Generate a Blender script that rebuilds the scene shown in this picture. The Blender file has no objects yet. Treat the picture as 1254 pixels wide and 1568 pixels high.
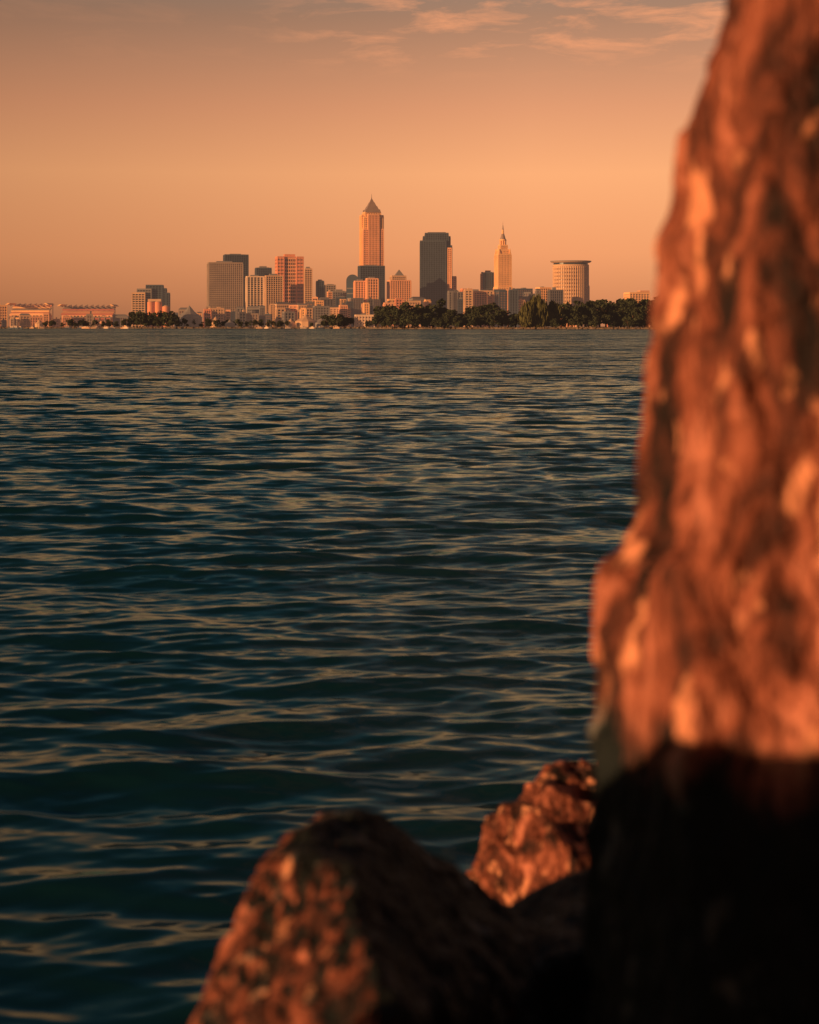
import bpy, bmesh, math, random
import numpy as np
from mathutils import Vector, noise
random.seed(7); rng=np.random.default_rng(11)
H=3.0; F=2200.0
def U(u,D): return (u-627.0)/F*D
def Z(v,D): return H-(v-500.0)/F*D
def P(u,v,D): return (U(u,D),D,Z(v,D))
scene=bpy.context.scene
scene.view_settings.view_transform='Standard'
scene.view_settings.look='None'
scene.view_settings.exposure=0
# ------------------------------------------------------------ camera
cam=bpy.data.cameras.new("camera"); co=bpy.data.objects.new("camera",cam)
scene.collection.objects.link(co); scene.camera=co
co.location=(0,0,H); co.rotation_euler=(math.radians(90),0,0)
cam.sensor_fit='VERTICAL'; cam.sensor_height=36; cam.sensor_width=28.8
cam.lens=F/1568*36; cam.shift_y=-284/1568
cam.clip_start=0.05; cam.clip_end=60000
cam.dof.use_dof=True; cam.dof.focus_distance=1500; cam.dof.aperture_fstop=2.9
# ------------------------------------------------------------ sun
SD=Vector((-0.80,-0.60,0)).normalized(); EL=math.radians(8)
sd=Vector((SD.x*math.cos(EL),SD.y*math.cos(EL),math.sin(EL)))
sl=bpy.data.lights.new("sun",'SUN'); sl.energy=5.0; sl.angle=math.radians(0.5); sl.color=(1.0,0.50,0.20)
so=bpy.data.objects.new("sun",sl); scene.collection.objects.link(so)
so.rotation_euler=sd.to_track_quat('Z','Y').to_euler()
# ------------------------------------------------------------ world
w=bpy.data.worlds.new("World"); scene.world=w; w.use_nodes=True
nt=w.node_tree; N=nt.nodes; L=nt.links; N.clear()
def node(t,**k):
    n=N.new(t)
    for a,b in k.items(): setattr(n,a,b)
    return n
def lin(c): 
    return tuple(((x/255)/12.92 if x/255<=0.04045 else ((x/255+0.055)/1.055)**2.4) for x in c)+(1,)
def ramp(nodes,stops,interp='LINEAR'):
    r=nodes.new('ShaderNodeValToRGB'); r.color_ramp.interpolation=interp
    e=r.color_ramp.elements
    e[0].position=stops[0][0]; e[0].color=stops[0][1]
    e[1].position=stops[-1][0]; e[1].color=stops[-1][1]
    for p,c in stops[1:-1]:
        x=e.new(p); x.color=c
    return r
def math_(op,a=None,b=None,clamp=False):
    m=node('ShaderNodeMath',operation=op); m.use_clamp=clamp
    for i,x in enumerate((a,b)):
        if x is None: continue
        if isinstance(x,(int,float)): m.inputs[i].default_value=x
        else: L.new(x,m.inputs[i])
    return m.outputs[0]
out=node('ShaderNodeOutputWorld')
tc=node('ShaderNodeTexCoord'); sx=node('ShaderNodeSeparateXYZ'); L.new(tc.outputs['Generated'],sx.inputs[0])
X,Y,Zc=sx.outputs
zc=math_('MAXIMUM',Zc,0.0)
R=ramp(N,[(0.0,lin((182,116,80))),(0.02,lin((212,135,90))),(0.05,lin((236,153,101))),(0.105,lin((247,169,113))),
          (0.15,lin((222,150,106))),(0.21,lin((170,126,98))),(0.27,lin((100,116,112))),(0.38,lin((40,84,100))),(0.6,lin((16,54,72))),(1.0,lin((9,38,56)))])
L.new(zc,R.inputs[0])
az=math_('MULTIPLY_ADD',X,0.95); az.node.inputs[2].default_value=0.96
az=math_('MINIMUM',az,1.04); az=math_('MAXIMUM',az,0.5)
back=node('ShaderNodeMapRange'); L.new(Y,back.inputs[0])
for i,x in enumerate((-0.2,0.8,0.13,1.0)): back.inputs[i+1].default_value=x
g=math_('MULTIPLY',az,back.outputs[0])
mul=node('ShaderNodeVectorMath',operation='SCALE'); L.new(R.outputs[0],mul.inputs[0]); L.new(g,mul.inputs['Scale'])
mp=node('ShaderNodeMapping'); L.new(tc.outputs['Generated'],mp.inputs[0]); mp.inputs['Scale'].default_value=(9,9,42)
mp.inputs['Location'].default_value=(0.35,0,0.2)
nz=node('ShaderNodeTexNoise'); nz.inputs['Scale'].default_value=1.6; nz.inputs['Detail'].default_value=7; nz.inputs['Roughness'].default_value=0.62
nz.inputs['Distortion'].default_value=0.4
L.new(mp.outputs[0],nz.inputs['Vector'])
cm=node('ShaderNodeMapRange'); L.new(nz.outputs[0],cm.inputs[0])
for i,x in enumerate((0.49,0.68,0.0,1.0)): cm.inputs[i+1].default_value=x
mz=node('ShaderNodeMapRange'); mz.interpolation_type='SMOOTHSTEP'; L.new(Zc,mz.inputs[0])
for i,x in enumerate((0.165,0.195,0.0,1.0)): mz.inputs[i+1].default_value=x
mx=node('ShaderNodeMapRange'); mx.interpolation_type='SMOOTHSTEP'; L.new(X,mx.inputs[0])
for i,x in enumerate((-0.14,0.03,0.1,1.0)): mx.inputs[i+1].default_value=x
cf=math_('MULTIPLY',math_('MULTIPLY',cm.outputs[0],mz.outputs[0]),mx.outputs[0]); cf=math_('MULTIPLY',cf,0.75)
mix=node('ShaderNodeMix',data_type='RGBA'); L.new(cf,mix.inputs[0]); L.new(mul.outputs[0],mix.inputs[6]); mix.inputs[7].default_value=lin((244,160,110))
bg=node('ShaderNodeBackground'); L.new(mix.outputs[2],bg.inputs[0]); bg.inputs[1].default_value=1.0
sky=node('ShaderNodeTexSky',sky_type='NISHITA'); sky.sun_disc=False; sky.sun_elevation=EL
sky.sun_rotation=math.atan2(SD.x,SD.y)
bg2=node('ShaderNodeBackground'); L.new(sky.outputs[0],bg2.inputs[0]); bg2.inputs[1].default_value=0.005
ad=node('ShaderNodeAddShader'); L.new(bg.outputs[0],ad.inputs[0]); L.new(bg2.outputs[0],ad.inputs[1]); L.new(ad.outputs[0],out.inputs[0])
# ------------------------------------------------------------ materials
def pmat(name,col,rough=0.8,var=0.25,scale=0.05,haze=0.0,spec=0.3):
    m=bpy.data.materials.new(name); m.use_nodes=True; n=m.node_tree.nodes; l=m.node_tree.links
    b=n['Principled BSDF']; b.inputs['Roughness'].default_value=rough; b.inputs['Specular IOR Level'].default_value=spec
    t=n.new('ShaderNodeTexCoord'); z=n.new('ShaderNodeTexNoise'); z.inputs['Scale'].default_value=scale; z.inputs['Detail'].default_value=5
    l.new(t.outputs['Object'],z.inputs['Vector'])
    c=np.array(col)
    r=ramp(n,[(0.3,tuple(c*(1-var))+(1,)),(0.7,tuple(np.minimum(c*(1+var),1))+(1,))])
    l.new(z.outputs[0],r.inputs[0]); l.new(r.outputs[0],b.inputs['Base Color'])
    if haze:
        b.inputs['Emission Color'].default_value=(0.72,0.42,0.30,1); b.inputs['Emission Strength'].default_value=haze  # distant haze painted in as a faint even glow of the surface
    return m
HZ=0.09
M={}
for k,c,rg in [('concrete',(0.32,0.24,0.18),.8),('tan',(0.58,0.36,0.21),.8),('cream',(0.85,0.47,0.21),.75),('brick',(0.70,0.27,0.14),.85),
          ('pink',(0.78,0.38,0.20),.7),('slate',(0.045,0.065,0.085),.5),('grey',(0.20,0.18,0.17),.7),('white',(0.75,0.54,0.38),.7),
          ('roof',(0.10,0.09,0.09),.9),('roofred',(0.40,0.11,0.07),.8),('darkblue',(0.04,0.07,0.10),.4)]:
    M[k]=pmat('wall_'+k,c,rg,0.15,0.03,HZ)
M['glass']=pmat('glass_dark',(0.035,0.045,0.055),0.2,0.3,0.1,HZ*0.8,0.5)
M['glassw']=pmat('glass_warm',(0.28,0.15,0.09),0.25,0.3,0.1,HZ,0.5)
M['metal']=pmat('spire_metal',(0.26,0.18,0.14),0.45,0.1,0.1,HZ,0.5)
M['bark']=pmat('bark',(0.09,0.06,0.045),.9,.3,1,0.01)
M['leaf']=pmat('foliage',(0.040,0.052,0.024),.85,.45,0.12,0.02)
M['leaf2']=pmat('foliage_willow',(0.085,0.085,0.028),.85,.35,0.2,0.02)
M['ground']=pmat('ground_earth',(0.12,0.10,0.07),.95,.4,0.01,0.01)
M['shore']=pmat('shore_rock',(0.20,0.15,0.12),.9,.5,0.3,0.01)
class MB:
    def __init__(s,mats): s.v=[];s.f=[];s.m=[];s.mats=mats
    def mi(s,k):
        if k not in s.mats: s.mats.append(k)
        return s.mats.index(k)
    def poly(s,pts,k):
        a=len(s.v); s.v+=list(pts); s.f.append(tuple(range(a,a+len(pts)))); s.m.append(s.mi(k))
    def prism(s,bot,top,k,ktop=None):
        a=len(s.v); n=len(bot); s.v+=list(bot)+list(top); i=s.mi(k); j=s.mi(ktop or k)
        for q in range(n):
            r=(q+1)%n; s.f.append((a+q,a+r,a+n+r,a+n+q)); s.m.append(i)
        s.f.append(tuple(range(a+n,a+2*n))); s.m.append(j)
        s.f.append(tuple(range(a+n-1,a-1,-1))); s.m.append(i)
    def box(s,x0,x1,y0,y1,z0,z1,k,ktop=None):
        s.prism([(x0,y0,z0),(x1,y0,z0),(x1,y1,z0),(x0,y1,z0)],[(x0,y0,z1),(x1,y0,z1),(x1,y1,z1),(x0,y1,z1)],k,ktop)
    def frus(s,cx,cy,w0,d0,w1,d1,z0,z1,k):
        f=lambda w,d,z:[(cx-w/2,cy-d/2,z),(cx+w/2,cy-d/2,z),(cx+w/2,cy+d/2,z),(cx-w/2,cy+d/2,z)]
        s.prism(f(w0,d0,z0),f(w1,d1,z1),k)
    def cyl(s,cx,cy,r0,r1,z0,z1,k,n=20):
        f=lambda r,z:[(cx+r*math.cos(2*math.pi*i/n),cy+r*math.sin(2*math.pi*i/n),z) for i in range(n)]
        s.prism(f(r0,z0),f(r1,z1),k)
    def storeys(s,cx,cy,w,d,z0,z1,fl,bay,wall,glass='glass',sp=0.4,pier=0.3,roof='roof',pp=0.6):
        w2,d2=w/2-1.2,d/2-1.2
        s.box(cx-w2,cx+w2,cy-d2,cy+d2,z0,z1-0.7,glass,roof)
        nf=max(1,int(round((z1-z0)/fl))); fh=(z1-z0)/nf
        if sp>0:
            for i in range(nf):
                zz=z0+(i+1)*fh
                s.box(cx-w2-.6,cx+w2+.6,cy-d2-.6,cy+d2+.6,zz-fh*sp,zz-0.02 if i<nf-1 else zz-.75,wall)
        e=.7
        s.box(cx-w2-e,cx+w2+e,cy-d2-e,cy-d2+.3,z1-1.2,z1+1.2,wall); s.box(cx-w2-e,cx+w2+e,cy+d2-.3,cy+d2+e,z1-1.2,z1+1.2,wall)
        s.box(cx-w2-e,cx-w2+.3,cy-d2+.3,cy+d2-.3,z1-1.2,z1+1.2,wall); s.box(cx+w2-.3,cx+w2+e,cy-d2+.3,cy+d2-.3,z1-1.2,z1+1.2,wall)
        if pier>0:
            o=pp+0.35
            nb=max(1,int(round(w/bay))); bw=2*w2/nb
            for i in range(nb+1):
                x=cx-w2+i*bw; t=bw*pier/2*(1.5 if i in(0,nb) else 1)
                for sgn in(-1,1):
                    ya,yb=sorted((cy+sgn*(d2-.1),cy+sgn*(d2+o))); s.box(x-t,x+t,ya,yb,z0,z1-1.25,wall)
            nb=max(1,int(round(d/bay))); bw=2*d2/nb
            for i in range(nb+1):
                y=cy-d2+i*bw; t=bw*pier/2
                for sgn in(-1,1):
                    xa,xb=sorted((cx+sgn*(w2-.1),cx+sgn*(w2+o-.06))); s.box(xa,xb,y-t,y+t,z0,z1-1.3,wall)
    def obj(s,name,loc=(0,0,0),rot=0,smooth=False):
        me=bpy.data.meshes.new(name); me.from_pydata(s.v,[],s.f)
        for k in s.mats: me.materials.append(M[k])
        me.polygons.foreach_set('material_index',s.m)
        if smooth: me.polygons.foreach_set('use_smooth',[True]*len(s.f))
        o=bpy.data.objects.new(name,me); o.location=loc; o.rotation_euler=(0,0,rot); scene.collection.objects.link(o); return o
G0=1.8
def dims(u0,u1,D,th,ratio):
    W=(u1-u0)/F*D; th=abs(th); w=W/(math.cos(th)+ratio*math.sin(th)); return w,w*ratio
TH=math.radians(14)
def tower(name,u0,u1,vt,D,wall,th=TH,ratio=0.8,fl=4,bay=5,glass='glass',sp=.4,pier=.3,mech=True,roof='roof',vb=None):
    w,d=dims(u0,u1,D,th,ratio); m=MB([]); z1=Z(vt,D)-G0
    m.storeys(0,0,w,d,0,z1,fl,bay,wall,glass,sp,pier,roof)
    if mech:
        r=random.Random(int(u0*7+vt)); 
        m.box(-w*.25,w*.2,-d*.2,d*.25,z1-.6,z1+r.uniform(2.5,5),'grey'); m.box(w*.24,w*.36,-d*.1,d*.1,z1-.6,z1+2,'roof')
    return m.obj(name,(U((u0+u1)/2,D),D,G0),th)
D0=2900
def stepped():
    D=2700; m=MB([]); k=D/F; cx=(203+260)/2
    def X_(u): return (u-cx)*k
    def seg(u0,u1,vt,y0,dd,wall,sp=.45): m.storeys((X_(u0)+X_(u1))/2,y0,X_(u1)-X_(u0),dd,0,Z(vt,D)-G0,4.2,6,wall,'glass',sp,.2)
    seg(203,224,449,0,30,'tan'); seg(210,233,443,6,30,'grey'); seg(223,249,437,12,30,'slate',.3); seg(249,254,442,12,28,'slate',.3); seg(254,259,449,10,26,'slate',.3)
    m.obj('stepped_office_building',(U(cx,D),D,G0),math.radians(4))
stepped()
m=MB([])
for x in(-9,4,17):
    m.cyl(x,0,6.3,6.3,0,44 if x<10 else 36,'brick'); m.cyl(x,0,6.0,2,44 if x<10 else 36,46 if x<10 else 38,'tan')
m.box(-14,9,-3,3,45,49,'tan'); m.obj('grain_silos',(U(239,2500),2500,G0))
tower('office_tower',340,382,391,3050,'slate',ratio=.7,sp=.3,pier=.15)
tower('courthouse_tower',316,373,403,D0,'concrete',ratio=.45,fl=3.8,bay=4,sp=.5,pier=.45)
tower('office_tower',389,417,411,3000,'slate',ratio=.8,sp=.3)
tower('apartment_block',375,405,424,2800,'white',ratio=.6,fl=4,bay=7,sp=.2,pier=.28)
tower('apartment_block',404,434,423,2790,'tan',ratio=.6,fl=4,bay=5,sp=.3,pier=.3)
def banded():
    D=2880; w,d=dims(420,466,D,TH,.6); z1=Z(394,D)-G0; m=MB([])
    m.storeys(-w*.36,0,w*.28,d,0,z1,7,9,'brick','glassw',.62,.1); m.storeys(w*.36,0,w*.28,d,0,z1,7,9,'brick','glassw',.62,.1)
    m.storeys(0,d*.02,w*.46,d*.86,0,z1-2,7,4,'pink','glass',.35,.3)
    m.box(-w*.2,w*.2,-d*.2,d*.2,z1,z1+6,'brick'); m.obj('hotel_tower',(U(443,D),D,G0),TH)
banded()
tower('office_tower',464,479,412,2960,'tan',ratio=.9,sp=.5,pier=.2)
tower('office_building',483,497,431,2900,'slate'); tower('office_building',496,515,437,2850,'concrete'); tower('office_building',505,533,447,2800,'grey')
def key():
    D=D0; k=D/F; th=math.radians(14); m=MB([]); w,d=dims(549.5,588,D,th,.85)
    zz=lambda v:Z(v,D)-G0
    m.storeys(0,0,w,d,0,zz(352),4,3.6,'pink','glassw',.35,.42,pp=.8)
    m.storeys(0,0,w*.93,d*.93,zz(352)+.01,zz(334),4,3.6,'cream','glassw',.35,.42)
    m.storeys(0,0,w*.78,d*.78,zz(334)+.01,zz(326),4,3.6,'cream','glassw',.35,.42)
    m.storeys(0,0,w*.55,d+3.2,0,zz(330),4,3.6,'pink','glassw',.3,.45); m.storeys(0,0,w+3.2,d*.55,0,zz(330.5),4,3.6,'cream','glassw',.3,.45)
    a=w*.74
    for f0,f1,v0,v1 in((1,.82,326,321),(.76,.58,321,316),(.52,.30,316,310),(.26,.08,310,305),(.06,.01,305,300)):
        m.frus(0,0,a*f0,a*f0,a*f1,a*f1,zz(v0),zz(v1),'metal')
    for sx_ in(-1,1):
        for sy in(-1,1): m.frus(sx_*w*.33,sy*d*.33,4,4,.4,.4,zz(326),zz(321),'metal')
    m.cyl(0,0,.6,.15,zz(301),zz(296.5),'metal',6)
    m.obj('skyscraper_with_spire',(U(569,D),D,G0),th)
key()
tower('office_building',547,590,408,2840,'slate',ratio=.5,sp=.25,pier=.15,mech=True)
m=MB([]); D=2750; r=(550-531)/2*D/F; zt=Z(430,D)-G0
m.box(-r,r,-10,20,0,zt,'darkblue')
n=12; a=[(r*math.cos(math.pi*i/n),-10,zt+r*math.sin(math.pi*i/n)) for i in range(n+1)]; b=[(x,20,z) for x,y,z in a]
m.prism(a,b,'slate'); 
for i in range(8): m.box(-r*.9,r*.9,-10.4,-9.9,4+i*zt/9,6+i*zt/9,'grey')
m.obj('barrel_roof_building',(U(540,D),D,G0))
tower('office_building',541,562,431,2700,'pink',ratio=.6,bay=6,sp=.4,pier=.4); tower('office_building',559,580,427,2690,'pink',ratio=.8,bay=6,fl=5,sp=.3,pier=.4)
def pyr():
    D=2800; w,d=dims(592,630,D,TH,.7); z=lambda v:Z(v,D)-G0; m=MB([])
    m.storeys(0,0,w,d,0,z(430),4,4.5,'pink','glass',.4,.4); m.storeys(-w*.05,0,w*.7,d*.7,z(430),z(423),4,4.5,'tan','glass',.4,.4)
    m.frus(0,0,w*.45,d*.45,1,1,z(423),z(413),'grey'); m.obj('pyramid_roof_hotel',(U(611,D),D,G0),TH)
pyr()
def slate():
    D=2880; k=D/F; m=MB([]); z=lambda v:Z(v,D)-G0; X_=lambda u:(u-667)*k
    def seg(u0,u1,vt,y,dd,wall='slate',g='glass',sp=.2,pi=.4,bay=3.6): m.storeys((X_(u0)+X_(u1))/2,y,X_(u1)-X_(u0),dd,0,z(vt),4,bay,wall,g,sp,pi)
    seg(650,687,358,8,46); seg(647,690,363,9,42); seg(642.5,683,370,2,44)
    seg(681,692.5,377,6,40,'slate'); seg(684.5,691.5,381,-4,38,'pink','glassw',.45,.3,6)
    seg(690,699,424,8,40,'pink','glassw',.45,.3,6)
    m.frus((X_(650)+X_(687))/2,8,46,44,34,34,z(358)-.5,z(356),'slate')
    m.obj('granite_skyscraper',(U(667,D),D,G0),math.radians(0))
slate()
tower('office_tower',738,757,418,2920,'darkblue',ratio=.8,sp=.3,pier=.15)
tower('office_building',735,742,420,2925,'pink')
def terminal():
    D=2900; k=D/F; m=MB([]); z=lambda v:Z(v,D)-G0; th=math.radians(14)
    w,d=dims(757,783,D,th,1)
    m.storeys(0,0,w*1.12,w*1.12,0,z(440),4,4,'cream','glassw',.4,.55)
    m.storeys(0,0,w,w,z(440),z(390),4,3.4,'cream','glassw',.3,.6)
    m.storeys(0,0,w*.82,w*.82,z(390),z(383),5,3.4,'cream','glassw',.4,.6)
    for a in(-1,1):
        for b in(-1,1): m.frus(a*w*.4,b*w*.4,4.5,4.5,1,1,z(390),z(381),'cream')
    m.storeys(0,0,w*.60,w*.60,z(383),z(376),5,3,'cream','glass',.3,.5)
    n=10
    for i in range(n):
        an=2*math.pi*i/n; m.cyl(math.cos(an)*w*.22,math.sin(an)*w*.22,.9,.9,z(376),z(368.5),'cream',6)
    m.cyl(0,0,w*.17,w*.17,z(376),z(368),'cream'); m.cyl(0,0,w*.26,w*.24,z(368.5),z(366.5),'cream')
    m.cyl(0,0,w*.21,w*.09,z(366.5),z(358),'metal',12); m.cyl(0,0,w*.09,w*.07,z(358),z(352),'cream',10); m.cyl(0,0,w*.065,.4,z(352),z(344),'metal',10); m.cyl(0,0,.35,.1,z(344),z(339),'metal',6)
    m.obj('neoclassical_spire_tower',(U(770,D),D,G0),th)
terminal()
def stokes():
    D=2600; k=D/F; m=MB([]); z=lambda v:Z(v,D)-G0; R0=27.5*k; n=48
    def arc(r,zv,sq=.75): return [(r*math.cos(2*math.pi*i/n),r*sq*math.sin(2*math.pi*i/n),zv) for i in range(n)]
    zt=z(408); m.prism(arc(R0-1.4,0),arc(R0-1.4,zt),'glassw')
    fl=17; fh=zt/fl
    for i in range(fl): m.prism(arc(R0-.5,i*fh+fh*.40),arc(R0-.5,(i+1)*fh-.02),'tan')
    for i in range(n):
        an=2*math.pi*(i+.5)/n; c,s_=math.cos(an),math.sin(an)*.75
        m.cyl(c*(R0-.6),s_*(R0-.6),.9,.9,0,zt-.4,'tan',6)
    m.prism(arc(R0+.3,zt),arc(R0+.3,zt+3),'tan'); m.prism(arc(R0-1.2,zt+3),arc(R0-1.2,z(402.5)),'glass')
    m.prism(arc(R0+1.5,z(402.5)),arc(R0+4.6,z(401)),'tan'); m.prism(arc(R0+4.6,z(401)),arc(R0+4.6,z(399.6)),'grey')
    m.storeys(R0*.92,20,12,16,0,z(438),4,4,'grey','glass')
    m.obj('curved_courthouse',(U(874,D),D,G0))
stokes()
def lowrise(u,wu,vt,D,wall,hip=False,i=0):
    r=random.Random(i*31+5); W=wu/F*D; d=W*r.uniform(.5,1); m=MB([]); z1=max(5,Z(vt,D)-G0)
    m.storeys(0,0,W,d,0,z1,r.choice([3.8,4.5]),r.choice([4,5,7]),wall,r.choice(['glass','glassw']),r.uniform(.3,.55),r.uniform(.2,.5))
    c=r.random()
    if hip:
        m.prism([(-W/2,-d/2,z1+1.3),(W/2,-d/2,z1+1.3),(W/2,d/2,z1+1.3),(-W/2,d/2,z1+1.3)],[(-W/3,-.4,z1+W*.1+2),(W/3,-.4,z1+W*.1+2),(W/3,.4,z1+W*.1+2),(-W/3,.4,z1+W*.1+2)],r.choice(['roof','grey']))
    elif c<.6:
        x=r.uniform(-.25,.1)*W; m.box(x,x+W*.22,-d*.2,d*.2,z1-.5,z1+r.uniform(2.5,6),r.choice(['grey','tan','roof']))
    m.obj('low_rise_building',(U(u,D),D,G0),math.radians(r.choice([0,8,14,14,20])))
cols=['pink','tan','tan','cream','brick','pink','concrete','grey','slate','slate','grey','roof']
i=0
for (a,b,va,vb,da,db,n) in [(268,320,472,486,2350,2500,5),(310,480,466,484,2350,2600,20),(430,560,456,478,2450,2750,20),(480,545,446,462,2700,2850,6),
     (560,660,457,474,2350,2700,14),(690,760,443,462,2500,2850,14),(760,850,443,466,2400,2850,15),(850,1000,462,480,2300,2500,10),(0,205,478,492,2260,2400,13)]:
    for q in range(n):
        i+=1; u=a+(b-a)*(q+.5)/n+random.uniform(-4,4)
        lowrise(u,random.uniform(7,24),random.uniform(va,vb),random.uniform(da,db),random.choice(cols),random.random()<.25,i)
lowrise(714,17,443,2700,'brick',False,901); lowrise(742,24,446,2650,'tan',False,902); lowrise(800,26,443,2700,'slate',False,903); lowrise(832,20,441,2600,'cream',False,904)
lowrise(975,34,449,2400,'cream',False,905); lowrise(985,16,446,2450,'pink',False,906); lowrise(3,16,468,2500,'cream',False,907)
lowrise(558,30,483,2240,'white',False,908)
def stadium(name,u0,u1,vt,D,tiers,fascia):
    k=D/F; W=(u1-u0)*k; z1=Z(vt,D)-G0; m=MB([])
    m.storeys(0,20,W*.96,30,0,z1*.55,4.5,6,'pink','glass',.4,.4)
    for t in range(tiers):
        za=z1*(.35+.6*t/tiers); y=6+t*9
        m.prism([(-W/2,y-9,za),(W/2,y-9,za),(W/2,y+6,za+5),(-W/2,y+6,za+5)],[(-W/2,y-9,za+1.3),(W/2,y-9,za+1.3),(W/2,y+6,za+6.4),(-W/2,y+6,za+6.4)],'pink' if t%2 else 'concrete')
        m.box(-W/2,W/2,y-9.6,y-9.05,za-.5,za+1.9,fascia)
    for q in range(int(W/9)+1):
        x=-W/2+.5+q*9; m.box(x,x+1,-5,-4,0,z1*.5,'concrete'); m.box(x,x+1,34,35,0,z1,'concrete')
        m.prism([(x,34,z1-1.2),(x+.8,34,z1-1.2),(x+.8,4,z1-5),(x,4,z1-5)],[(x,34,z1),(x+.8,34,z1),(x+.8,4,z1-4),(x,4,z1-4)],'tan')
    for s in(-1,1):
        m.prism([(s*W/2,-6,z1-3),(s*W/2+s*4,-6,z1-3),(s*W/2+s*4,35,z1-3),(s*W/2,35,z1-3)] if s>0 else [(-W/2-4,-6,z1-3),(-W/2,-6,z1-3),(-W/2,35,z1-3),(-W/2-4,35,z1-3)],
                [(s*W/2-4,-6,z1),(s*W/2,-6,z1),(s*W/2,35,z1),(s*W/2-4,35,z1)] if s>0 else [(-W/2,-6,z1),(-W/2+4,-6,z1),(-W/2+4,35,z1),(-W/2,35,z1)],'cream')
    m.obj(name,(U((u0+u1)/2,D),D,G0))
stadium('stadium_stand',13,72,464,2350,4,'cream'); stadium('stadium_stand',92,172,466,2330,3,'roofred')
def tent(u,wu,v,D,kk='white'):
    W=wu/F*D; z1=Z(v,D)-G0; m=MB([]); n=10
    m.cyl(0,0,W/2*.96,W/2*.96,0,z1*.45,kk,n); m.cyl(0,0,W/2,W/5,z1*.45,z1*.72,kk,n); m.cyl(0,0,W/5,.3,z1*.72,z1,kk,n); m.cyl(0,0,.2,.1,z1,z1+2,'grey',5)
    m.obj('marquee_tent',(U(u,D),D,G0))
for u,wu,v,kk in((468,34,481,'tan'),(492,26,486,'grey'),(445,16,488,'tan'),(290,40,468,'grey'),(330,20,485,'tan'),(352,16,489,'grey'),(195,12,488,'cream'),(60,14,489,'tan')): tent(u,wu,v,2245,kk)
gm=MB([]); sh=[(-3000,2200),(170,2200),(200,2150),(400,2120),(560,2140),(600,1660),(800,1610),(1000,1590),(1600,1560),(4500,1500)]
pts=[(U(u,D),D,G0) for u,D in sh]+[(60000,1500,G0),(60000,45000,G0),(-60000,45000,G0),(-60000,2200,G0)]
gm.poly(pts,'ground')
for a,b in zip(pts[:9],pts[1:10]): gm.poly([(a[0],a[1]-4,-1),(b[0],b[1]-4,-1),b,a],'shore')
gm.obj('ground')
rm=MB([])
for (ua,Da),(ub,Db) in zip(sh[:-1],sh[1:]):
    if ub<-100 and ua<-2000: ua=-100
    ua_=max(ua,-150); ub_=min(ub,1500)
    if ub_<=ua_: continue
    n=int((ub_-ua_)*1.6)
    for q in range(n):
        t=random.random(); u=ua_+(ub_-ua_)*t; D=Da+(Db-Da)*((u-ua)/(ub-ua)) - random.uniform(0,5)
        x,y=U(u,D),D; s=random.uniform(.8,2.4); zt=random.uniform(.6,2.6)
        j=lambda a: a*random.uniform(.6,1.2)
        rm.prism([(x-j(s),y-j(s),-.5),(x+j(s),y-j(s),-.5),(x+j(s),y+j(s),-.5),(x-j(s),y+j(s),-.5)],[(x-j(s)*.6,y-j(s)*.5,j(zt)),(x+j(s)*.6,y-j(s)*.5,j(zt)),(x+j(s)*.6,y+j(s)*.5,j(zt)),(x-j(s)*.6,y+j(s)*.5,j(zt))],'shore')
rm.obj('shoreline_riprap')
def boat(u,D,L,c,mast):
    m=MB([]); 
    b=[(-L/2,-L*.13,0),(L*.3,-L*.13,0),(L*.42,0,0),(L*.3,L*.13,0),(-L/2,L*.13,0)]; t=[(-L/2,-L*.16,1.6),(L*.32,-L*.16,1.8),(L*.55,0,2.2),(L*.32,L*.16,1.8),(-L/2,L*.16,1.6)]
    m.prism(b,t,c); m.prism([(-L*.25,-L*.1,1.7),(L*.2,-L*.1,1.7),(L*.2,L*.1,1.7),(-L*.25,L*.1,1.7)],[(-L*.22,-L*.08,3.4),(L*.1,-L*.08,3.4),(L*.1,L*.08,3.4),(-L*.22,L*.08,3.4)],'white')
    m.box(-L*.2,L*.05,-L*.104,-L*.1,2.3,2.9,'glass')
    if mast: m.cyl(0,0,.12,.07,1.8,L*1.2,'metal',5); m.box(-L*.4,0,-.1,.1,4,4.3,'white')
    m.obj('sailboat' if mast else 'motor_boat',(U(u,D),D,0),random.uniform(-.5,.5))
for q in range(26): boat(random.choice([random.uniform(5,200),random.uniform(120,200),random.uniform(380,560)]),random.uniform(2060,2110),random.uniform(7,12),random.choice(['white','cream','darkblue']),random.random()<.4)
def leafcloud(m,cx,cy,cz,rx,ry,rz,n,s,k,droop=False):
    for _ in range(n):
        a=random.uniform(0,2*math.pi); c=random.uniform(-1,1); r=random.uniform(.45,1.0)**.6
        q=math.sqrt(1-c*c); x=cx+rx*r*q*math.cos(a); y=cy+ry*r*q*math.sin(a); z=cz+rz*r*c
        n1=Vector((random.gauss(0,1),random.gauss(0,1),random.gauss(0,1)*(.3 if droop else 1))).normalized()
        t=n1.orthogonal().normalized(); b=n1.cross(t); s1=s*random.uniform(.5,1.2); s2=s1*random.uniform(.5,1)
        if droop: t=Vector((t.x,t.y,0)).normalized() if abs(t.x)+abs(t.y)>.01 else Vector((1,0,0)); b=Vector((0,0,1)); s2=s1*2.2; s1*=.5
        p=Vector((x,y,z)); m.poly([tuple(p-t*s1-b*s2*.3),tuple(p+b*-s2),tuple(p+t*s1),tuple(p+b*s2)],k)
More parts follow.
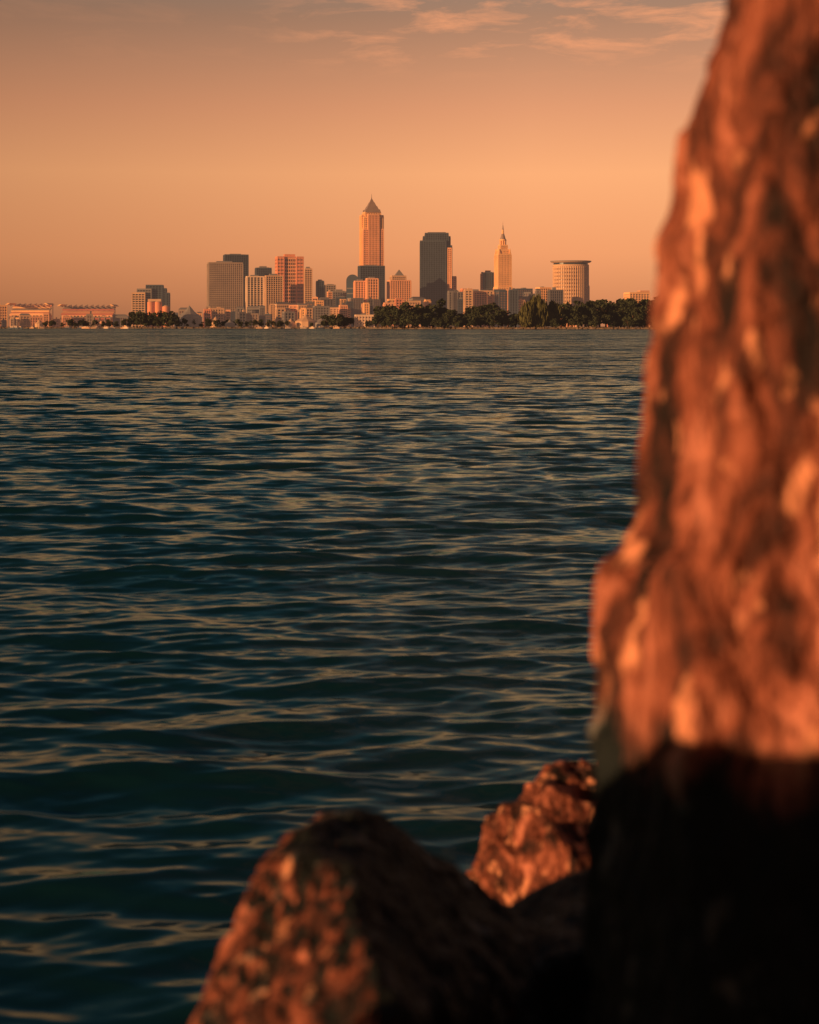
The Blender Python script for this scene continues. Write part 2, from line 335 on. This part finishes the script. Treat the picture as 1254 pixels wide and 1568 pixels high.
def tree(m,x,y,h,r,k='leaf',droop=False,dens=1.0):
    m.cyl(x,y,h*.03,h*.015,G0-1,G0+h*.55,'bark',6)
    for q in range(4):
        a=random.uniform(0,6.28); e=(x+math.cos(a)*r*.6,y+math.sin(a)*r*.6,G0+h*.7); b=(x,y,G0+h*.3)
        m.prism([(b[0]-.3,b[1],b[2]),(b[0]+.3,b[1],b[2]),(b[0],b[1]+.3,b[2])],[(e[0]-.1,e[1],e[2]),(e[0]+.1,e[1],e[2]),(e[0],e[1]+.1,e[2])],'bark')
    nc=random.randint(9,13)
    for q in range(nc):
        a=random.uniform(0,6.28); rr=random.uniform(.15,.75)*r; hz=random.uniform(.22,.86); f=1-abs(hz-.5)*.9
        cr=r*random.uniform(.28,.48)
        leafcloud(m,x+math.cos(a)*rr*f*1.2,y+math.sin(a)*rr*f*1.2,G0+h*hz,cr,cr,cr*(1.1 if droop else .75),int(70*dens),r*.13,k,droop)
def vtop(u):
    pts=[(575,474),(590,468),(620,462),(650,466),(665,461),(685,470),(700,472),(730,470),(745,464),(765,470),(790,474),(860,468),(880,462),(905,460),(925,455),(945,460),(965,457),(990,452),(1040,456),(1300,460)]
    for (a,b),(c,d) in zip(pts[:-1],pts[1:]):
        if a<=u<=c: return b+(d-b)*(u-a)/(c-a)
    return 465
tm=MB([])
u=578
while u<1180:
    D=random.uniform(1680,1760); h=Z(vtop(u)+random.uniform(-5,5),D)-G0; tree(tm,U(u,D),D,h,h*random.uniform(.38,.5)); 
    u+=random.uniform(5,11)
u=580
while u<1150:
    D=random.uniform(1625,1665); h=random.uniform(8,17); tree(tm,U(u,D),D,h,h*.6); u+=random.uniform(7,15)
tm.obj('distant_trees')
tm=MB([])
for (a,b,va,vb,st) in((205,265,474,484,6),(275,300,486,492,8),(300,430,486,493,11),(500,530,476,485,8),(-90,0,480,488,14),(430,500,490,495,11),(520,580,484,491,11),(70,200,488,494,12)):
    u=a
    while u<b:
        D=random.uniform(2210,2260); h=Z(random.uniform(va,vb),D)-G0; tree(tm,U(u,D),D,h,h*.55); u+=random.uniform(.6,1.3)*st
tm.obj('distant_trees')
for u,v,r,D in((824,456,24,1640),(808,462,16,1632),(846,462,15,1650)):
    m=MB([]); h=Z(v,D)-G0; tree(m,0,0,h,r/F*D,'leaf2',True,3.2); m.obj('willow_tree',(U(u,D),D,0))
# ------------------------------------------------------------ water
ys=[-5.0]
while ys[-1]<5: ys.append(ys[-1]+.25)
while ys[-1]<4200:
    y=ys[-1]; ys.append(y+max(.024,.55*y*y/(H*1437)))
ys=np.array(ys); dy=np.gradient(ys)
t=np.concatenate([-np.geomspace(4,.34,50)[:-1],np.linspace(-.34,.34,1050),np.geomspace(.34,4,50)[1:]])
nx,ny=len(t),len(ys)
xx=(t[None,:]*(ys[:,None]+6)); yy=np.repeat(ys[:,None],nx,1)
zz=np.zeros_like(xx); dxx=np.zeros_like(xx); dyy=np.zeros_like(xx)
NW=190; lam=np.geomspace(.12,4.5,NW)*rng.uniform(.93,1.07,NW)
slope=.0172*np.where(lam<.22,.75,1.0)*np.where(lam>1.8,.5,1.0)*np.where((lam>.25)&(lam<1.0),1.15,1.0)
ang=rng.normal(0,.30,NW)+math.radians(-7)+np.where(rng.random(NW)<.2,.45,0); ph=rng.uniform(0,6.28,NW)
for i in range(NW):
    k=2*math.pi/lam[i]; a=slope[i]/k; c,s=math.sin(ang[i]),math.cos(ang[i])
    wt=np.clip((lam[i]/dy-2.0)/2.0,0,1); rows=np.where(wt>0)[0]
    if len(rows)==0: continue
    r0,r1=rows[0],rows[-1]+1
    th=k*(c*xx[r0:r1]+s*yy[r0:r1])+ph[i]; A=a*wt[r0:r1,None]
    zz[r0:r1]+=A*np.cos(th); sn=np.sin(th)*A*.9; dxx[r0:r1]-=sn*c; dyy[r0:r1]-=sn*s
V=np.stack([xx+dxx,yy+dyy,zz],-1).reshape(-1,3).astype(np.float32)
idx=np.arange(nx*ny).reshape(ny,nx)
Q=np.stack([idx[:-1,:-1],idx[:-1,1:],idx[1:,1:],idx[1:,:-1]],-1).reshape(-1).astype(np.int32)
me=bpy.data.meshes.new('water'); me.vertices.add(len(V)); me.vertices.foreach_set('co',V.ravel())
nf=len(Q)//4; me.loops.add(len(Q)); me.loops.foreach_set('vertex_index',Q); me.polygons.add(nf)
me.polygons.foreach_set('loop_start',np.arange(0,len(Q),4,dtype=np.int32)); me.polygons.foreach_set('loop_total',np.full(nf,4,np.int32))
me.polygons.foreach_set('use_smooth',np.ones(nf,bool)); me.update(); me.validate()
wo=bpy.data.objects.new('water',me); scene.collection.objects.link(wo)
wm=bpy.data.materials.new('lake_water'); wm.use_nodes=True; n=wm.node_tree.nodes; l=wm.node_tree.links; n.remove(n['Principled BSDF']); mo=n['Material Output']
tcn=n.new('ShaderNodeTexCoord'); gN=n.new('ShaderNodeNewGeometry')
sep=n.new('ShaderNodeSeparateXYZ'); l.new(tcn.outputs['Object'],sep.inputs[0])
acc=gN.outputs['Normal']
# small waves the mesh does not carry: slope field added to the normal, fading in with distance from the bank
for sc,stx,amp,y0,y1 in((.03,.25,.26,60,400),(.12,.30,.40,40,200),(.7,.40,.58,12,70),(2.6,.45,.46,5,35),(9,.5,.11,0,1)):
    mpn=n.new('ShaderNodeMapping'); mpn.inputs['Scale'].default_value=(stx,1,1); l.new(tcn.outputs['Object'],mpn.inputs[0])
    z=n.new('ShaderNodeTexNoise'); z.inputs['Scale'].default_value=sc; z.inputs['Detail'].default_value=1.5; z.inputs['Roughness'].default_value=.5; l.new(mpn.outputs[0],z.inputs['Vector'])
    s1=n.new('ShaderNodeVectorMath'); s1.operation='SUBTRACT'; l.new(z.outputs['Color'],s1.inputs[0]); s1.inputs[1].default_value=(.5,.54,.5)
    s2=n.new('ShaderNodeVectorMath'); s2.operation='MULTIPLY'; l.new(s1.outputs[0],s2.inputs[0]); s2.inputs[1].default_value=(amp*.9,amp*2.2,0)
    mr=n.new('ShaderNodeMapRange'); l.new(sep.outputs[1],mr.inputs[0]); mr.inputs[1].default_value=y0; mr.inputs[2].default_value=y1
    s3=n.new('ShaderNodeVectorMath'); s3.operation='SCALE'; l.new(s2.outputs[0],s3.inputs[0]); l.new(mr.outputs[0],s3.inputs['Scale'])
    s4=n.new('ShaderNodeVectorMath'); s4.operation='ADD'; l.new(acc,s4.inputs[0]); l.new(s3.outputs[0],s4.inputs[1]); acc=s4.outputs[0]
nn=n.new('ShaderNodeVectorMath'); nn.operation='NORMALIZE'; l.new(acc,nn.inputs[0])
df=n.new('ShaderNodeBsdfDiffuse'); df.inputs[0].default_value=(.004,.026,.042,1)
gl=n.new('ShaderNodeBsdfGlossy'); gl.inputs['Color'].default_value=(.62,.88,.92,1); gl.inputs['Roughness'].default_value=.11
fr=n.new('ShaderNodeFresnel'); fr.inputs[0].default_value=1.333
for q in (df,gl,fr): l.new(nn.outputs[0],q.inputs['Normal'])
ms=n.new('ShaderNodeMixShader'); l.new(fr.outputs[0],ms.inputs[0]); l.new(df.outputs[0],ms.inputs[1]); l.new(gl.outputs[0],ms.inputs[2]); l.new(ms.outputs[0],mo.inputs[0])
me.materials.append(wm)
# ------------------------------------------------------------ boulders
def rockmat(name,shadez,scale=1.0,bright=1.0,shadeside=None,spk=(.58,.65)):
    m=bpy.data.materials.new(name); m.use_nodes=True; n=m.node_tree.nodes; l=m.node_tree.links; b=n['Principled BSDF']
    t=n.new('ShaderNodeTexCoord'); geo=n.new('ShaderNodeNewGeometry')
    mp=n.new('ShaderNodeMapping'); mp.inputs['Rotation'].default_value=(0,.4,0); mp.inputs['Scale'].default_value=(1.6,1.3,.75); l.new(t.outputs['Object'],mp.inputs[0])
    z=n.new('ShaderNodeTexNoise'); z.inputs['Scale'].default_value=6.5*scale; z.inputs['Detail'].default_value=8; z.inputs['Roughness'].default_value=.62; z.inputs['Distortion'].default_value=.7; l.new(mp.outputs[0],z.inputs['Vector'])
    f=bright
    r=ramp(n,[(.38,(.016*f,.011*f,.012*f,1)),(.47,(.095*f,.032*f,.024*f,1)),(.55,(.25*f,.078*f,.050*f,1)),(.64,(.52*f,.20*f,.14*f,1))]); l.new(z.outputs[0],r.inputs[0])
    z2=n.new('ShaderNodeTexNoise'); z2.inputs['Scale'].default_value=10*scale; z2.inputs['Detail'].default_value=4; z2.inputs['Roughness'].default_value=.55; l.new(mp.outputs[0],z2.inputs['Vector'])
    r2=ramp(n,[(spk[0],(0,0,0,1)),(spk[1],(1,1,1,1))]); l.new(z2.outputs[0],r2.inputs[0])
    mx=n.new('ShaderNodeMix'); mx.data_type='RGBA'; l.new(r2.outputs[0],mx.inputs[0]); l.new(r.outputs[0],mx.inputs[6]); mx.inputs[7].default_value=(min(.9,.80*f),.31*f,.19*f,1)
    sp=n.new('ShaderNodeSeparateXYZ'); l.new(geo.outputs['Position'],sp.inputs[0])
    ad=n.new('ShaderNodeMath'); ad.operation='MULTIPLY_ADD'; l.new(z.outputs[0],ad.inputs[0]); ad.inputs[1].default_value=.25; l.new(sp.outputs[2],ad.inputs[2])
    mr=n.new('ShaderNodeMapRange'); l.new(ad.outputs[0],mr.inputs[0]); mr.inputs[1].default_value=shadez; mr.inputs[2].default_value=shadez+.08  # below this height the shade on the foot is put into the colour
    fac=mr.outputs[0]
    if shadeside is not None:   # shade painted into the colour of faces turned right or upward
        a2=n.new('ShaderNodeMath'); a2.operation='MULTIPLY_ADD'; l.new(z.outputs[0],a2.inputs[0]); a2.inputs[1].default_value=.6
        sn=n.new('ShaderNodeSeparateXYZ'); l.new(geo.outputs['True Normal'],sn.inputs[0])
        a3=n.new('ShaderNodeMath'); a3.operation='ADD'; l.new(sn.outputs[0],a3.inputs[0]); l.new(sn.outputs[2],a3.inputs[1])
        l.new(a3.outputs[0],a2.inputs[2]); m2=n.new('ShaderNodeMapRange'); l.new(a2.outputs[0],m2.inputs[0]); m2.inputs[1].default_value=shadeside; m2.inputs[2].default_value=shadeside+.40; m2.inputs[3].default_value=1; m2.inputs[4].default_value=0
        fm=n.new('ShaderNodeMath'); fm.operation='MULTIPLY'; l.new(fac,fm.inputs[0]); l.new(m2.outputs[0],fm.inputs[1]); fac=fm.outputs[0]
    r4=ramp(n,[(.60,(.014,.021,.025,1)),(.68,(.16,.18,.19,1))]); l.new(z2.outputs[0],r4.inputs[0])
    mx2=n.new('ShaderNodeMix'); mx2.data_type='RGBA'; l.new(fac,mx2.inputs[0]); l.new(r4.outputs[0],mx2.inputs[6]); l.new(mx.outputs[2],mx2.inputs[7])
    l.new(mx2.outputs[2],b.inputs['Base Color']); b.inputs['Roughness'].default_value=.75; b.inputs['Specular IOR Level'].default_value=.2
    z3=n.new('ShaderNodeTexNoise'); z3.inputs['Scale'].default_value=22*scale; z3.inputs['Detail'].default_value=6; l.new(mp.outputs[0],z3.inputs['Vector'])
    bp=n.new('ShaderNodeBump'); bp.inputs['Distance'].default_value=.05; bp.inputs['Strength'].default_value=1; l.new(z3.outputs[0],bp.inputs['Height']); l.new(bp.outputs[0],b.inputs['Normal'])
    return m
RM=rockmat('granite_boulder',2.60,bright=1.25); RM2=rockmat('granite_boulder_low',-9,1.4,1.35,shadeside=.55,spk=(.60,.68)); RM3=rockmat('shade_dark_boulder',9); RM4=rockmat('granite_boulder_small',-9,1.3,1.3)  # RM3 is dark all over: shade put into its base colour
def boulder(hulls,mat,vox=.012,disp=((.25,.05),(.08,.022),(.03,.008)),sm=6):
    bm=bmesh.new()
    for h in hulls:
        vs=[bm.verts.new(p) for p in h]; bmesh.ops.convex_hull(bm,input=vs)
    lone=[v for v in bm.verts if not v.link_faces]; bmesh.ops.delete(bm,geom=lone,context='VERTS')
    me=bpy.data.meshes.new('boulder'); bm.to_mesh(me); bm.free()
    o=bpy.data.objects.new('boulder',me); scene.collection.objects.link(o); me.materials.append(mat)
    r=o.modifiers.new('r','REMESH'); r.mode='VOXEL'; r.voxel_size=vox; r.use_smooth_shade=True
    s=o.modifiers.new('s','SMOOTH'); s.iterations=sm; s.factor=.5
    for i,(ns,st) in enumerate(disp):
        tx=bpy.data.textures.new('c%d'%i,'CLOUDS'); tx.noise_scale=ns; tx.noise_depth=2
        d=o.modifiers.new('d%d'%i,'DISPLACE'); d.texture=tx; d.strength=st; d.mid_level=.5; d.texture_coords='LOCAL'
    return o
A=[P(1132,-60,1.9),P(1300,-90,1.95),P(1500,-60,2.0),P(1060,200,1.92),P(1010,400,1.95),P(988,540,1.97),P(974,760,1.98),P(960,960,2.0),
   P(1180,-60,1.75),P(1175,300,1.72),P(1120,600,1.70),P(1090,900,1.68),P(1500,-80,1.7),P(1500,900,1.6),P(1160,-60,2.5),P(1060,500,2.5),P(1030,960,2.5),P(1500,-80,2.7),P(1500,1000,2.7),P(1100,1300,1.8)]
B=[P(962,835,1.95),P(918,900,1.92),P(900,1000,1.9),P(897,1180,1.88),P(896,1500,1.85),P(1040,860,1.72),P(1050,1000,1.65),P(1060,1600,1.55),P(1500,900,1.6),P(1500,1700,1.6),
   P(1000,900,2.4),P(960,1500,2.4),P(1500,1000,2.6),P(1500,1500,2.6),P(916,1900,1.9)]
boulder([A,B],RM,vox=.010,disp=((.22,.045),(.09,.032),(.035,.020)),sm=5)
C=[P(455,1262,2.45),P(530,1243,2.55),P(610,1256,2.65),P(660,1300,2.7),P(735,1365,2.75),P(900,1480,2.8),P(425,1290,2.4),P(385,1375,2.3),P(360,1450,2.2),P(285,1568,2.1),P(230,1750,2.0),
   P(545,1385,2.18),P(600,1568,1.92),P(610,1800,1.85),P(900,1700,2.6),P(900,1900,3.2),P(430,1350,2.9),P(400,1700,3.0)]
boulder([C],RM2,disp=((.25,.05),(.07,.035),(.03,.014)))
Cc=[P(703,1337,4.0),P(765,1283,4.05),P(790,1235,4.1),P(828,1208,4.1),P(838,1170,4.15),P(870,1160,4.2),P(960,1165,4.3),P(770,1392,3.9),P(900,1330,3.75),P(1000,1330,3.8),P(850,1280,3.85),P(900,1600,3.9),P(760,1600,4.3),P(1000,1700,4.6),P(1000,1200,4.8),P(860,1190,4.6)]
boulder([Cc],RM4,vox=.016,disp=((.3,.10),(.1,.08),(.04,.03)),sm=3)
E=[P(760,1400,3.2),P(830,1358,3.2),P(905,1318,3.1),P(1000,1300,3.0),P(700,1450,3.0),P(1000,1400,2.6),P(800,1500,2.5),P(700,1800,2.5),P(1100,1800,2.5),P(1100,1500,3.6),P(760,1800,3.6),P(1100,1900,3.6)]
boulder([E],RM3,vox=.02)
def blob(c,r,mat,seed):
    rr=random.Random(seed); pts=[]
    for _ in range(16):
        v=Vector((rr.gauss(0,1),rr.gauss(0,1),rr.gauss(0,1))).normalized(); pts.append((c[0]+v.x*r[0],c[1]+v.y*r[1],c[2]+v.z*r[2]))
    boulder([pts],mat,vox=.04,disp=((.3,.1),(.1,.03)))
# unseen boulders left of the viewpoint, added to shade the foot of the big one, and riprap down to the water
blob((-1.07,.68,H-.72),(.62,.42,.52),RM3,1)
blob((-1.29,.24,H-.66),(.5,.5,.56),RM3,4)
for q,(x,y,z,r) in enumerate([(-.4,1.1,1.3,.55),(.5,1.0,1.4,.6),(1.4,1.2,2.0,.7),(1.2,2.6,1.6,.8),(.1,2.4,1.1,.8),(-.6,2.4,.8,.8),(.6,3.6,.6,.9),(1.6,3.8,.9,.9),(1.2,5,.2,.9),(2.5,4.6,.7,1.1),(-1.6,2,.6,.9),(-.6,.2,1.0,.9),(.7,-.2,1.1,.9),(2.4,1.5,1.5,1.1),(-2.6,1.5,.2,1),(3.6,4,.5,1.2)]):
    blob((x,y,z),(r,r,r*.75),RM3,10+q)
print('verts water',len(V))
